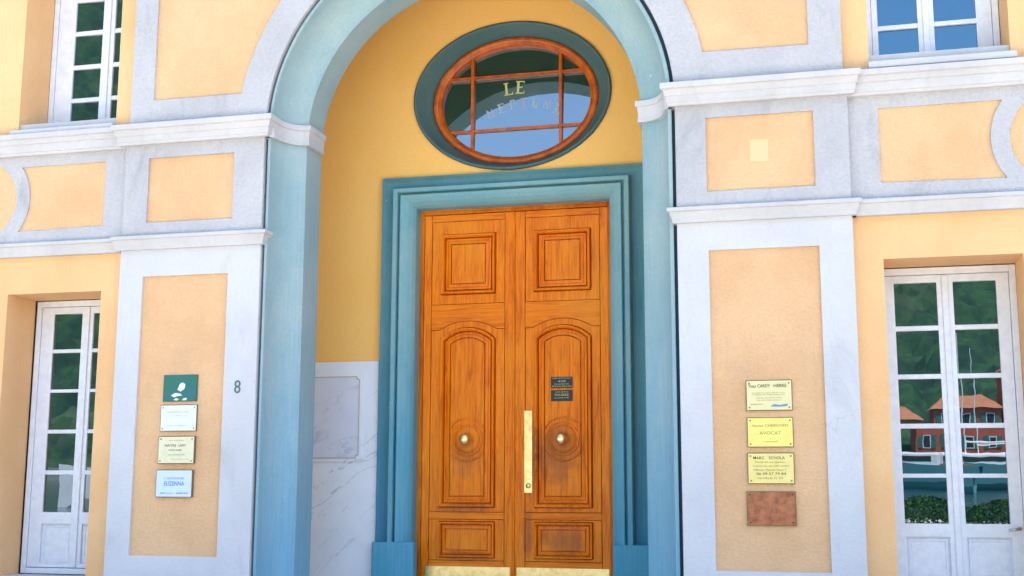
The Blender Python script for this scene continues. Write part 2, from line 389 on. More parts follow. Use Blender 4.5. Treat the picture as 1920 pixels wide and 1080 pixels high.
plate('plaster_patch', 'patch', pilR, [rect(-.433, -.303, 2.286, 2.451)], .017, .03, .001, 'small square of fresher plaster')
# spandrel zone over the cornice
sp_out = [(-5.378, 2.85), (-5.378, 5.75), (.228, 5.75), (.228, 2.85)] + [p for p in arc(AX, AZ, RO, 2.85, 177.15, 64)]
def spanel(side):
    Rp = 1.855; a0 = math.degrees(math.asin((3.108 - AZ) / Rp))
    if side < 0: return [(-5.174, 3.10), (AX - Rp * math.cos(R(a0)), 3.10)] + arc(AX, AZ, Rp, 180 - a0, 99, 30)[1:] + [(AX - .29, 5.5), (-5.174, 5.5)]
    return [(-.002, 3.12), (-.002, 5.5), (AX + .29, 5.5)] + arc(AX, AZ, Rp, 81, a0 + .6, 30)
sp = plate('spandrel', 'stone2', house, [sp_out, spanel(-1), spanel(1)], .0, .085, .0035)
for s in (-1, 1):
    q = spanel(s)
    plate('sunk_panel', 'panel', sp, [q], .022, .07)
# friezes on the wing walls: stone band with a roundel and waisted panels
def frieze(x0, x1, cx, sign, name):
    """band between the two cornices; roundel at cx, panel next to the pilaster"""
    rr, ro = .335, .46; cz = 2.355
    z0, z1 = 2.095, 2.628
    a = math.degrees(math.asin((z1 - cz) / ro))
    px = (-5.608 if sign < 0 else .453)
    if sign < 0: hole = [(px, z0), (px, z1)] + arc(cx, cz, ro, a, -a, 16)
    else: hole = [(px, z1), (px, z0)] + arc(cx, cz, ro, 180 + a, 180 - a, 16)
    far = x0 if sign < 0 else x1
    fx = 2 * cx - px
    if sign < 0: hole2 = [(fx, z0), (fx, z1)] + arc(cx, cz, ro, 180 - a, 180 + a, 16)
    else: hole2 = [(fx, z1), (fx, z0)] + arc(cx, cz, ro, -a, a, 16)
    f = plate('frieze', 'stone2', house, [rect(x0, x1, 1.9, 2.78), hole, hole2, arc(cx, cz, rr, 0, 354, 59)], .05, .085, .003)
    for h in (hole, hole2): plate('sunk_panel', 'panel', f, [h], .066, .079)
    plate('roundel', 'panel', f, [arc(cx, cz, rr, 0, 354, 59)], .064, .079)
frieze(-9.3, -5.397, -6.765, -1, 'l')
frieze(.250, 4.2, 1.64, 1, 'r')

# cornices: profile swept along a plan path
def sweep(name, mat, prof, path, label=None, parent=None):
    """prof: (projection, z) top to bottom; path: list of (x, y, nx, ny) with outward mitre vectors"""
    rings = []
    for (x, y, nx, ny) in path: rings.append([(x + nx * p, y + ny * p, z) for p, z in prof])
    o = loft(name, mat, parent or house, rings, False, False, label)
    k = len(prof); me = o.data
    bm = bmesh.new(); bm.from_mesh(me); bm.verts.ensure_lookup_table()
    for base in (0, (len(path) - 1) * k):
        try: bm.faces.new([bm.verts[base + i] for i in range(k)])
        except ValueError: pass
    bmesh.ops.recalc_face_normals(bm, faces=bm.faces); bm.to_mesh(me); bm.free()
    return o
UP = [(-.08, 2.872), (.088, 2.888), (.095, 2.884), (.095, 2.843), (.078, 2.838), (.074, 2.832), (.066, 2.795), (.058, 2.79), (.055, 2.748), (.049, 2.742), (.046, 2.722), (-.08, 2.722)]
UPW = [(-.08, 2.878), (.088, 2.892), (.095, 2.888), (.095, 2.848), (.075, 2.842), (.072, 2.805), (.058, 2.799), (.054, 2.74), (.044, 2.735), (.042, 2.716), (-.08, 2.716)]
LO = [(-.08, 1.962), (.058, 1.972), (.064, 1.968), (.064, 1.944), (.05, 1.938), (.042, 1.915), (.030, 1.885), (.028, 1.862), (-.08, 1.862)]
for (x0, x1) in ((-5.397, AX - RO), (AX + RO, .250)):
    for nm, PR in (('upper_cornice', UP), ('lower_cornice', LO)):
        sweep(nm, 'trim', PR, [(x0, .08, -1, 0), (x0, 0, -1, -1), (x1, 0, 1, -1), (x1, .08, 1, 0)])
for (x0, x1) in ((-11, -5.397), (.25, 6.5)):
    sweep('upper_cornice', 'trim', UPW, [(x0, .05, 0, -1), (x1, .05, 0, -1)])
    sweep('lower_cornice', 'trim', LO, [(x0, .05, 0, -1), (x1, .05, 0, -1)])

# blue splayed jamb running up and over the arch
def splay_prof(k=9):
    P = [(0.0, .0, .075), (.02, 0, .075), (.021, 0, .022), (.045, 0, .020), (.050, 0, .030)]   # inset from stone edge
    out = []
    for i in range(k + 1):
        t = PI / 2 * i / k; out.append((math.cos(t), math.sin(t)))
    return P, out
def jamb_ring(prof_i):
    pass
def ringpts(f, y, n=64):
    """f=0 outer (stone edge), f=1 inner edge: straight legs and half circle"""
    cx = AX + (IX - AX) * f; cz = AZ + (IZ - AZ) * f; r = RO + (RI - RO) * f
    pts = [(cx + r, y, -ZC)] + [(cx + r, y, -ZC + (cz + ZC) * t) for t in (.33, .66)]
    pts += [(a, y, b) for a, b in arc(cx, cz, r, 0, 180, n)]
    pts += [(cx - r, y, -ZC + (cz + ZC) * t) for t in (.66, .33)] + [(cx - r, y, -ZC)]
    return pts
span = RO - RI
sec = [(0, .0795), (.022 / span, .0795), (.023 / span, .026), (.026 / span, .022), (.046 / span, .022), (.049 / span, .025), (.050 / span, .040)]
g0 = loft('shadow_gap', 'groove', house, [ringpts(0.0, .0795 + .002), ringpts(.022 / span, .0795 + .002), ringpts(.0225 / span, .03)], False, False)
sec = sec[2:]
f0 = .050 / span
for i in range(1, 11):
    t = PI / 2 * i / 10; sec.append((f0 + (1 - f0) * (1 - math.cos(t)), .04 + .28 * math.sin(t)))
jb = loft('arch_jamb', 'blue', house, [ringpts(f, y) for f, y in sec], False, False)
rev = loft('arch_reveal', 'blue', jb, [ringpts(1.0, .32), ringpts(1.0, .324), ringpts(.995, .62), ringpts(.0, .62)], False, False)
for o in (g0, jb, rev): flip_to_camera(o)
# capitals where the jamb meets the spring line
CAP = [(.0, 2.872), (.040, 2.886), (.046, 2.882), (.046, 2.842), (.034, 2.836), (.028, 2.80), (.026, 2.76), (.032, 2.728), (.030, 2.722), (.0, 2.722)]
for s in (-1, 1):
    pts = []
    def at(f): return (AX + (IX - AX) * f + s * (RO + (RI - RO) * f))
    plan = [(at(f), y) for f, y in [(0.02, -.0)] + sec[4:]] + [(at(1.0), .60)]
    path = []
    for i, (x, y) in enumerate(plan):
        a = plan[max(i - 1, 0)]; b = plan[min(i + 1, len(plan) - 1)]
        dx, dy = b[0] - a[0], b[1] - a[1]; L = math.hypot(dx, dy)
        nx, ny = (dy / L, -dx / L)
        if nx * s > 0: nx, ny = -nx, -ny
        k = 1.0
        if i == len(plan) - 2: nx, ny, k = -s * .98, -.98, 1.0
        if i == len(plan) - 1: nx, ny = -s, 0
        path.append((x, y, nx * k, ny * k))
    if s > 0: path = path[::-1]
    cpt = sweep('capital', 'trim', CAP, path)

# ------------------------------------------------------------------ niche (porch) behind the arch
YB = 1.55
NX0, NX1, NF, NT = -4.60, -.55, -.95, 4.9
OV = (-2.572, 3.434)
def ell(a, b, n=72, c=OV): return [(c[0] + a * math.cos(2 * PI * i / n), c[1] + b * math.sin(2 * PI * i / n)) for i in range(n)]
plate('porch_wall', 'niche', house, [[(NX0, NF), (-3.46, NF), (-3.46, 2.49), (-1.68, 2.49), (-1.68, NF), (NX1, NF), (NX1, NT), (NX0, NT)], ell(.88, .66)], YB, YB + .3)
MB().box(NX0 - .2, NX0, .47, YB + .3, NF - .05, NT).build('porch_side_wall', 'niche', house)
MB().box(NX1, NX1 + .2, .47, YB + .3, NF - .05, NT).build('porch_side_wall', 'niche', house)
MB().box(NX0 - .2, NX1 + .2, .47, YB + .3, NT, NT + .2).build('porch_ceiling', 'niche', house)
# inner face of the front wall seen only from inside the porch
loft('porch_front_wall', 'blue', house, [ringpts(.02, .615), [(x if abs(x - IX) > 9 else (NX0 if x < IX - 1e-3 else NX1), .615, z if z < 2.7 else NT) for x, y, z in ringpts(.02, .615)]], False, False)
box('porch_floor', 'marble', house, NX0, NX1, .0, YB + .3, -ZC, NF, .0)
box('dark_room', 'dark', house, -5.5, 0.3, YB + .31, YB + .6, NF, NT, 0)

# marble dado either side of the door
plate('marble_dado', 'marble', house, [rect(NX0 + .001, -3.757, NF, 1.098)], YB - .022, YB - .001, .002)
plate('marble_dado', 'marble', house, [rect(-1.385, NX1 - .001, NF, 1.098)], YB - .022, YB - .001, .002)

# door surround: moulded casing mitred at the corners
XL, XR, ZT = -3.440, -1.703, 2.452
CP = [(0, 1.74), (0, 1.560), (.004, 1.550), (.02, 1.520), (.05, 1.487), (.085, 1.462), (.112, 1.450), (.118, 1.455), (.122, 1.500), (.128, 1.506), (.139, 1.506), (.143, 1.452), (.148, 1.446), (.180, 1.446), (.185, 1.455),
      (.188, 1.515), (.197, 1.530), (.215, 1.535), (.24, 1.532), (.265, 1.518), (.285, 1.498), (.292, 1.492), (.300, 1.492), (.302, 1.549)]
rings = []
for u, y in CP:
    uu = u
    rings.append([(XL - uu, y, NF), (XL - uu, y, ZT + uu * .92), (XR + uu, y, ZT + uu * .92), (XR + uu, y, NF)])
KS = 15     # shade of the casing's outer hollow, put into a darker colour
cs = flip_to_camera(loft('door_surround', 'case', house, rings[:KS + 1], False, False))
flip_to_camera(loft('outer_moulding', 'case_shade', cs, rings[KS:], False, False, 'outer hollow with painted-in shade'))
for (x0, x1) in ((-3.760, -3.384), (-1.760 + .073, -1.383)):
    q = MB().box(x0, x1, 1.445, 1.549, NF, -.452).build('plinth', 'case', cs, None, .012, 3)

# oval window
SV = [(.897, .677, 1.549), (.897, .677, 1.528), (.888, .668, 1.520), (.876, .656, 1.520), (.872, .652, 1.532), (.86, .642, 1.548), (.83, .62, 1.60), (.795, .6, 1.645), (.768, .592, 1.668), (.765, .590, 1.72)]
def ering(a, b, y, n=72): return [(x, y, z) for x, z in ell(a, b, n)]
ow_ = flip_to_camera(loft('oval_window', 'teal', house, [ering(*s) for s in SV], True, False, 'oval fanlight in a teal surround with painted-in shade, over the door', True))
WR = [(.766, .592, 1.70), (.758, .586, 1.676), (.742, .571, 1.668), (.722, .551, 1.668), (.712, .541, 1.676), (.704, .534, 1.688), (.694, .524, 1.690), (.688, .518, 1.702), (.684, .515, 1.735), (.683, .514, 1.81)]
flip_to_camera(loft('wooden_ring', 'ovalwood', ow_, [ering(*s) for s in WR], True, False, None, True))
loft('dark_line', 'groove', ow_, [ering(.902, .681, 1.548), ering(.900, .6795, 1.527), ering(.8965, .6765, 1.527)], True, False)
def lean(z): return (z - OV[1]) * .042
bx_ = [-2.972, -2.158]; bz_ = [3.178, 3.677]
def clip(poly, ax, lim, keep_greater):
    out = []
    for i in range(len(poly)):
        a, b = poly[i], poly[(i + 1) % len(poly)]
        ia = (a[ax] >= lim) == keep_greater; ib = (b[ax] >= lim) == keep_greater
        if ia: out.append(a)
        if ia != ib:
            t = (lim - a[ax]) / (b[ax] - a[ax]); out.append((a[0] + (b[0] - a[0]) * t, a[1] + (b[1] - a[1]) * t))
    return out
XS = [-9, bx_[0], bx_[1], 9]; ZS = [-9, bz_[0], bz_[1], 9]
for i in range(3):
    for j in range(3):
        p = ell(.688, .519, 96)
        for ax, lim, g in ((0, XS[i] + .004, True), (0, XS[i + 1] - .004, False), (1, ZS[j] + .004, True), (1, ZS[j + 1] - .004, False)): p = clip(p, ax, lim, g)
        if len(p) > 2:
            pn = plate('pane', 'glasso', ow_, [p], 1.742, 1.748)
            for v in pn.data.vertices: v.co.y += lean(v.co.z - ZC)
def ebar(x0, x1, z0, z1):
    p = ell(.70, .53, 96)
    for ax, lim, g in ((0, x0, True), (0, x1, False), (1, z0, True), (1, z1, False)): p = clip(p, ax, lim, g)
    return p
bwd = .014
for x in bx_: plate('glazing_bar', 'ovalwood', ow_, [ebar(x - bwd, x + bwd, -9, 9)], 1.700, 1.80, .004)
for z in bz_: plate('glazing_bar', 'ovalwood', ow_, [ebar(-9, 9, z - .012, z + .012)], 1.703, 1.80, .004)
# gilt lettering on the glass: serifed LE, and a faded arc of letters below it
yg = 1.7415
def glyph(polys, x, z, h, ang, mat):
    ca, sa = math.cos(ang), math.sin(ang); mb = MB()
    for P in polys:
        v = []
        for (a, b) in P: a2, b2 = a * h, b * h; v.append((x + a2 * ca - b2 * sa, z + a2 * sa + b2 * ca))
        n = len(v); mb.add([(a, yg + lean(b), b) for a, b in v] + [(a, yg - .001 + lean(b), b) for a, b in v], [tuple(range(n))[::-1], tuple(range(n, 2 * n))] + [(i, (i + 1) % n, n + (i + 1) % n, n + i) for i in range(n)])
    return mb
G = {'L': [[(-.22, -.5), (-.04, -.5), (-.04, .5), (-.22, .5)], [(-.32, .42), (-.22, .42), (-.22, .5), (-.32, .5)], [(-.04, .42), (.06, .42), (.06, .5), (-.04, .5)], [(-.32, -.5), (-.22, -.5), (-.22, -.42), (-.32, -.42)], [(-.04, -.5), (.36, -.5), (.36, -.41), (-.04, -.41)], [(.28, -.41), (.36, -.41), (.36, -.2)]],
     'E': [[(-.22, -.5), (-.04, -.5), (-.04, .5), (-.22, .5)], [(-.32, .42), (-.22, .42), (-.22, .5), (-.32, .5)], [(-.32, -.5), (-.22, -.5), (-.22, -.42), (-.32, -.42)], [(-.04, -.5), (.36, -.5), (.36, -.41), (-.04, -.41)], [(.28, -.41), (.36, -.41), (.36, -.22)], [(-.04, .41), (.34, .41), (.34, .5), (-.04, .5)], [(.26, .41), (.34, .24), (.34, .41)], [(-.04, -.04), (.2, -.04), (.2, .05), (-.04, .05)], [(.16, .05), (.2, .16), (.2, .05)]],
     'N': [[(-.3, -.5), (-.22, -.5), (-.22, .5), (-.3, .5)], [(.24, -.5), (.32, -.5), (.32, .5), (.24, .5)], [(-.34, .5), (-.16, .5), (.30, -.5), (.18, -.5)]],
     'P': [[(-.22, -.5), (-.06, -.5), (-.06, .5), (-.22, .5)], [(-.06, .42), (.2, .42), (.2, .5), (-.06, .5)], [(.2, .02), (.32, .14), (.32, .38), (.2, .5)], [(-.06, .0), (.2, .0), (.2, .08), (-.06, .08)]],
     'T': [[(-.08, -.5), (.08, -.5), (.08, .5), (-.08, .5)], [(-.34, .41), (-.08, .41), (-.08, .5), (-.34, .5)], [(.08, .41), (.34, .41), (.34, .5), (.08, .5)], [(-.2, -.5), (-.08, -.5), (-.08, -.43), (-.2, -.43)], [(.08, -.5), (.2, -.5), (.2, -.43), (.08, -.43)]],
     'U': [[(-.3, -.3), (-.14, -.3), (-.14, .5), (-.3, .5)], [(.22, -.3), (.3, -.3), (.3, .5), (.22, .5)], [(-.3, -.3), (-.16, -.5), (.16, -.5), (.3, -.3)]]}
glyph(G['L'], -2.650, 3.563, .120, R(6), None).build('gilt_letter', 'gold', ow_)
glyph(G['E'], -2.540, 3.570, .120, R(-3), None).build('gilt_letter', 'gold', ow_)
for i, ch in enumerate('NEPTUNE'):
    t = R(-30 + i * 10) ; rr = .62
    x = -2.50 + math.sin(t) * rr; z = 2.80 + math.cos(t) * rr
    glyph(G[ch], x, z, .09, -t * .8, None).build('faded_letter', 'faded', ow_)

# ------------------------------------------------------------------ double door
YD = 1.690
dframe = MB()
dframe.box(-3.455, -3.402, YD - .012, 1.85, NF, 2.50).box(-1.742, -1.69, YD - .012, 1.85, NF, 2.50)
dfr = dframe.build('door_frame', 'woodd', house, None, .004)
MB().box(-3.402, -1.742, YD - .02, 1.85, 2.415, 2.50).build('head_rail', 'woodd', dfr, None, .006)
MB().box(-3.402, -1.742, YD - .030, YD - .018, 2.440, 2.462).build('head_bead', 'woodd', dfr, None, .004)
def outl(x0, x1, z0, zs, zt=None, n=12):
    def f(i):
        if zt is None: return [(x0 + i, z0 + i), (x1 - i, z0 + i), (x1 - i, zs - i), (x0 + i, zs - i)]
        c = (x1 - x0) / 2; h = zt - zs; Rr = (c * c + h * h) / (2 * h); xc = (x0 + x1) / 2; zc = zt - Rr
        r_ = Rr - i; cc = c - i; z_s = zc + math.sqrt(max(r_ * r_ - cc * cc, 0)); a = math.asin(cc / r_)
        return [(x0 + i, z0 + i), (x1 - i, z0 + i)] + [(xc + r_ * math.sin(a - 2 * a * k / n), zc + r_ * math.cos(a - 2 * a * k / n)) for k in range(n + 1)]
    return f
PP = [(0, .036), (.008, .036), (.009, -.018), (.013, -.030), (.024, -.030), (.034, -.018), (.037, -.006), (.038, .036), (.047, .036), (.048, .004), (.062, .002), (.064, .008), (.067, .008), (.069, .000), (.090, -.008), (.094, -.008), (.095, .022), (.100, .022), (.102, -.006), (.112, -.009)]
PS = [(0, .036), (.007, .036), (.008, -.016), (.012, -.026), (.020, -.026), (.027, -.014), (.029, .028), (.035, .028), (.037, .002), (.060, -.006), (.064, -.006), (.065, .014), (.069, .014), (.071, -.006), (.080, -.008)]
def leaf(x0, x1, f0_, f1_, px0, px1, lab, kx0, kx1):
    lf = MB().box(x0, x1, YD + .042, YD + .075, NF + .004, 2.412).build('door_leaf', 'woodd', house, lab)
    g_ = .0035
    def st(a, b): MB().box(a, b, YD, YD + .045, NF + .012, 2.410).build('stile', 'woodv', lf, None, .0025)
    st(x0, f0_ - g_); st(f1_ + g_, x1)
    def rl(z0, z1, nm='rail'): MB().box(f0_, f1_, YD + .0005, YD + .045, z0, z1).build(nm, 'woodh', lf, None, .0025)
    rl(2.352, 2.410)
    c = (f0_ + f1_) / 2; hw = .262; zr, zp = 1.376, 1.452; Rr = (hw * hw + (zp - zr) ** 2) / (2 * (zp - zr)); a = math.degrees(math.asin(hw / Rr))
    plate('arched_rail', 'woodh', lf, [[(f0_, zr), (c - hw, zr)] + arc(c, zp - Rr, Rr, 90 + a, 90 - a, 16) + [(f1_, zr), (f1_, 1.600), (f0_, 1.600)]], YD + .0005, YD + .045, .002)
    rl(-.262, -.205); rl(NF + .012, -.612)
    P1, P2, P3 = outl(px0, px1, 1.684, 2.236), outl(px0, px1, -.168, 1.290, 1.398), outl(px0, px1, -.590, -.278)
    plate('board', 'woodv', lf, [rect(f0_ + .002, f1_ - .002, 1.6045, 2.3475), P1(.002)], YD + .004, YD + .03, .0015)
    plate('board', 'woodv', lf, [rect(f0_ + .002, f1_ - .002, -.6075, -.2665), P3(.002)], YD + .004, YD + .03, .0015)
    plate('board', 'woodv', lf, [[(f0_ + .002, -.2005), (f1_ - .002, -.2005), (f1_ - .002, zr - .0045), (c + hw, zr - .0045)] + arc(c, zp - Rr - .0045, Rr, 90 - a, 90 + a, 16) + [(f0_ + .002, zr - .0045)], P2(.002)], YD + .004, YD + .03, .0015)
    for fn, pr in ((outl(px0, px1, 1.684, 2.236), PP), (outl(px0, px1, -.168, 1.290, 1.398), PP), (outl(px0, px1, -.590, -.278), PS)):
        rg = [[(x, YD + y, z) for x, z in fn(i)] for i, y in pr]
        flip_to_camera(loft('moulded_panel', 'woodv', lf, rg))
    # turned rosette behind the knob
    rc = (px0 + px1) / 2; rz_ = .414
    for s in (1, -1):
        rgs = []
        for (r_, y) in ((.172, .004), (.175, -.016), (.183, -.021), (.190, -.016), (.193, .004)):
            aa = math.degrees(math.acos(.150 / r_))
            rgs.append([(x, YD + y - .006, z) for x, z in arc(rc, rz_, r_, s * aa, s * (180 - aa), 20)])
        flip_to_camera(loft('rosette_bead', 'woodv', lf, rgs, False, False, None, True))
    lathe('rosette', 'woodv', lf, rc, rz_, [(.146, YD), (.145, YD - .018), (.139, YD - .021), (.133, YD - .021), (.131, YD + .008), (.123, YD + .008), (.121, YD - .010), (.085, YD - .013), (.050, YD - .018), (.044, YD - .012), (.001, YD - .014)], 48)
    lathe('door_knob', 'brass', lf, rc, rz_, [(.040, YD - .012), (.039, YD - .020), (.018, YD - .026), (.014, YD - .045), (.018, YD - .055), (.036, YD - .064), (.046, YD - .078), (.047, YD - .092), (.038, YD - .106), (.020, YD - .114), (.001, YD - .116)], 28)
    MB().box(kx0, kx1, YD - .005, YD - .0005, NF + .02, -.660).build('kick_plate', 'brass', lf, None, .0015)
    return lf
lfL = leaf(-3.400, -2.580, -3.330, -2.660, -3.246, -2.738, 'left door leaf, no stickers', -3.365, -2.606)
lfR = leaf(-2.566, -1.744, -2.475, -1.817, -2.400, -1.888, 'right door leaf with brass push plate', -2.548, -1.757)
MB().cyl((-2.575, YD - .006, NF + .02), (-2.575, YD - .006, 2.41), .012, n=14).build('astragal', 'woodv', lfL, None)
MB().box(-2.482, -2.412, YD - .006, YD - .0005, -.040, .656).build('push_plate', 'brass', lfR, None, .002)
lathe('lock_cylinder', 'brass', lfR, -2.446, .02, [(.022, YD - .006), (.022, YD - .012), (.001, YD - .013)], 20)

# ------------------------------------------------------------------ french windows and upper windows
def casement(nm, lab, x0, x1, g1, g2, z0, ztop, rows, panel, fy=.46, gm='glass'):
    """x0..x1 frame; g1,g2 glass x-ranges of two leaves; rows list of (z0,z1)"""
    fw = .045
    ff = MB().box(x0, x0 + fw, fy, fy + .09, z0, ztop).box(x1 - fw, x1, fy, fy + .09, z0, ztop).box(x0 + fw, x1 - fw, fy, fy + .09, ztop - .05, ztop).box(x0 + fw, x1 - fw, fy - .01, fy + .09, z0, z0 + .045)
    F_ = ff.build(nm, 'white', house, lab, .003)
    xm = (g1[1] + g2[0]) / 2
    for k, (ga, gb) in enumerate((g1, g2)):
        sx0 = x0 + fw + .003 if k == 0 else xm + .0015; sx1 = xm - .0015 if k == 0 else x1 - fw - .003
        zb = z0 + .05; zt = ztop - .053; gz0, gz1 = rows[-1][0], rows[0][1]
        loops = [rect(sx0, sx1, zb, zt), rect(ga, gb, gz0, gz1)]
        if panel: loops.append(rect(ga, gb, panel[0], panel[1]))
        s_ = plate('sash', 'white', F_, loops, fy + .012, fy + .055, .003)
        for (a, b) in rows:
            pn = plate('pane', gm, F_, [rect(ga - .004, gb + .004, a - .008, b + .008)], fy + .036, fy + .040)
            tx, tz = random.uniform(-.004, .004), random.uniform(-.002, .002) - (.013 if nm == 'french_window' else 0)
            if x0 < -3: tx += (.08 if nm == 'french_window' else .055)
            for v in pn.data.vertices: v.co.y += (v.co.x + pn.parent.parent.location.x - (ga + gb) / 2) * tx + (v.co.z - ZC - (a + b) / 2) * tz
        for i in range(len(rows) - 1):
            MB().box(ga - .002, gb + .002, fy + .016, fy + .050, rows[i + 1][1], rows[i][0]).build('glazing_bar', 'white', F_, None, .004)
        if panel:
            rg = [[(x, fy + y, z) for x, z in outl(ga - .003, gb + .003, panel[0] - .003, panel[1] + .003)(i)] for i, y in ((0, .034), (.012, .034), (.016, .028), (.03, .026), (.034, .032), (.05, .03))]
            flip_to_camera(loft('bottom_panel', 'white', F_, rg))
    # moulded cover strip on the meeting stiles
    MB().box(xm - .021, xm + .021, fy - .002, fy + .014, z0 + .052, ztop - .056).build('cover_strip', 'white', F_, None, .005)
    return F_
rowsR = [(1.142, 1.450), (.799, 1.107), (.453, .765), (.107, .419), (-.234, .078)]
rowsL = [(1.146, 1.446), (.808, 1.115), (.472, .781), (.136, .440), (-.205, .101)]
fwR = casement('french_window', 'right french window, all ten panes in view', .41, 1.344, (.527, .816), (.926, 1.213), -.70, 1.556, rowsR, (-.62, -.325))
fwL = casement('french_window', 'left french window, mostly one leaf in view', -6.455, -5.60, (-6.292, -6.022), (-5.915, -5.70), -.70, 1.556, rowsL, (-.62, -.300))
MB().cyl((1.262, .455, -.262), (1.262, .40, -.262), .012, n=12).cyl((1.262, .405, -.262), (1.19, .405, -.275), .010, .008, n=12).build('handle', plain('steel', (.5, .5, .5), .3, 1.0), fwR, None, smooth=True)
rowsUL = [(4.24, 4.50), (3.958, 4.21), (3.648, 3.919), (3.346, 3.609), (3.100, 3.308)]
rowsUL = [(4.27, 4.54), (3.958, 4.228), (3.648, 3.919), (3.346, 3.609), (3.098, 3.308)]
upL = casement('window', 'upper left window', -6.476, -5.559, (-6.262, -5.988), (-5.872, -5.68), 3.015, 4.70, rowsUL, None)
rowsUR = [(4.29, 4.56), (3.99, 4.26), (3.69, 3.96), (3.385, 3.655), (3.120, 3.350)]
upR = casement('window', 'upper right window reflecting blue sky', .412, 1.343, (.502, .784), (.898, 1.190), 3.035, 4.70, rowsUR, None, gm='glassb')
box('sill', 'trim', upL, -6.50, -5.535, -.005, .46, 2.893, 2.938, .004)
box('sill', 'trim', upR, .402, 1.378, -.005, .46, 2.908, 2.956, .004)
box('sill', 'trim', upL, -6.478, -5.557, .10, .455, 2.9385, 3.013, .003)
box('sill', 'trim', upR, .41, 1.347, .10, .455, 2.9565, 3.033, .003)
box('sill', 'trim', fwL, -6.52, -5.56, .03, .46, -.745, -.706, .004)
box('sill', 'trim', fwR, .40, 1.39, .03, .46, -.745, -.706, .004)
MB().box(-6.478, -5.6, .462, .6, 4.70, 4.93).box(.41, 1.347, .462, .6, 4.7, 4.93).build('window_head', 'white', house)

# ------------------------------------------------------------------ plates on the pilasters
def plaque(name, lab, cat, x0, x1, z0, z1, face, edge='plateedge', y=.022, th=.016, screws=True, group=None, sm='screw'):
    t = thing(name, lab, cat, ((x0 + x1) / 2, y, z0 + ZC), group)
    MB().box(x0, x1, y - th + .003, y - .0003, z0, z1).build('plate_edge', edge, t, None, .001)
    MB().box(x0 + .005, x1 - .005, y - th, y - th + .0028, z0 + .005, z1 - .005).build('plate_face', face, t, None, .0008)
    if screws:
        for sx in (x0 + .022, x1 - .022):
            for sz in (z0 + .022, z1 - .022):
                lathe('screw', sm, t, sx, sz, [(.006, y - th), (.005, y - th - .003), (.001, y - th - .004)], 12)
    return t, y - th - .0002
def scribble(t, yf, xc, z, wdt, h, mat, seed):
    """print too small to read: runs of letter-sized strokes"""
    rnd = random.Random(seed); mb = MB(); x = xc - wdt / 2
    while x < xc + wdt / 2:
        wl_ = rnd.uniform(.010, .026)
        xe = min(x + wl_, xc + wdt / 2); a = x
        while a < xe:
            b_ = h * rnd.choice((.7, .7, 1.0)); mb.box(a, a + .0018, yf - .0006, yf, z - h / 2, z - h / 2 + b_)
            if rnd.random() < .6: mb.box(a, a + .0034, yf - .0006, yf, z - h / 2 + b_ * rnd.choice((0, .5, .8)), z - h / 2 + b_ * rnd.choice((.2, .6, 1.0)) + .0006)
            a += .0044
        x = xe + .006
    mb.build('small_print', mat, t)
PG1 = 'plates on the left pilaster'; PG2 = 'plates on the right pilaster'
# left column
t, yf = plaque('sign_plate', 'green and blue enamel plate with a white emblem, topmost on the left pilaster', 'plaque', -4.966, -4.676, .655, .862, 'greenplate', 'greenplate', screws=False, group=PG1)
plate('white_emblem', 'whiteplate', t, [[(-4.842, .745), (-4.812, .732), (-4.782, .752), (-4.776, .788), (-4.800, .802), (-4.822, .792)]], yf - .001, yf)
plate('white_emblem', 'whiteplate', t, [[(-4.895, .702), (-4.86, .722), (-4.815, .715), (-4.80, .700), (-4.84, .697), (-4.87, .688)]], yf - .001, yf)
plate('white_emblem', 'whiteplate', t, [[(-4.872, .668), (-4.85, .682), (-4.825, .672), (-4.845, .662)]], yf - .001, yf)
plate('white_emblem', 'whiteplate', t, [[(-4.80, .664), (-4.785, .680), (-4.755, .682), (-4.765, .664)]], yf - .001, yf)
t, yf = plaque('name_plate', 'white plate with faint grey print, second from the top on the left pilaster', 'plaque', -4.978, -4.668, .426, .630, 'whiteplate', 'plateedge', group=PG1)
scribble(t, yf, -4.83, .575, .19, .012, 'faint', 4); scribble(t, yf, -4.83, .545, .16, .008, 'faint', 5); scribble(t, yf, -4.83, .470, .16, .008, 'faint', 6)
t, yf = plaque('name_plate', 'cream plate with small dark lettering, third from the top on the left pilaster', 'plaque', -4.978, -4.670, .178, .388, 'cream', 'plateedge', th=.028, group=PG1)
scribble(t, yf, -4.824, .356, .12, .008, 'olive', 1)
text('lettering', 'ink', t, 'MAITRE', -4.872, .317, .017, yf, .095); text('lettering', 'ink', t, 'LAMY', -4.772, .317, .017, yf, .06)
text('lettering', 'ink', t, 'NOTAIRE', -4.83, .282, .011, yf, .11)
scribble(t, yf, -4.82, .246, .14, .007, 'olive', 2); scribble(t, yf, -4.79, .212, .14, .005, 'olive', 3)
t, yf = plaque('name_plate', 'pale blue plate with blue lettering, lowest on the left pilaster', 'plaque', -4.982, -4.676, -.076, .132, 'blueplate', 'plateedge', th=.03, screws=False, group=PG1)
text('lettering', 'blueink', t, "L'ARTISANE", -4.826, .068, .016, yf, .165); text('lettering', 'blueink', t, 'EUZENNA', -4.826, .028, .033, yf, .170, bold=.01)
scribble(t, yf, -4.885, -.044, .11, .010, 'blueink', 7); scribble(t, yf, -4.755, -.043, .10, .012, 'ink', 8)
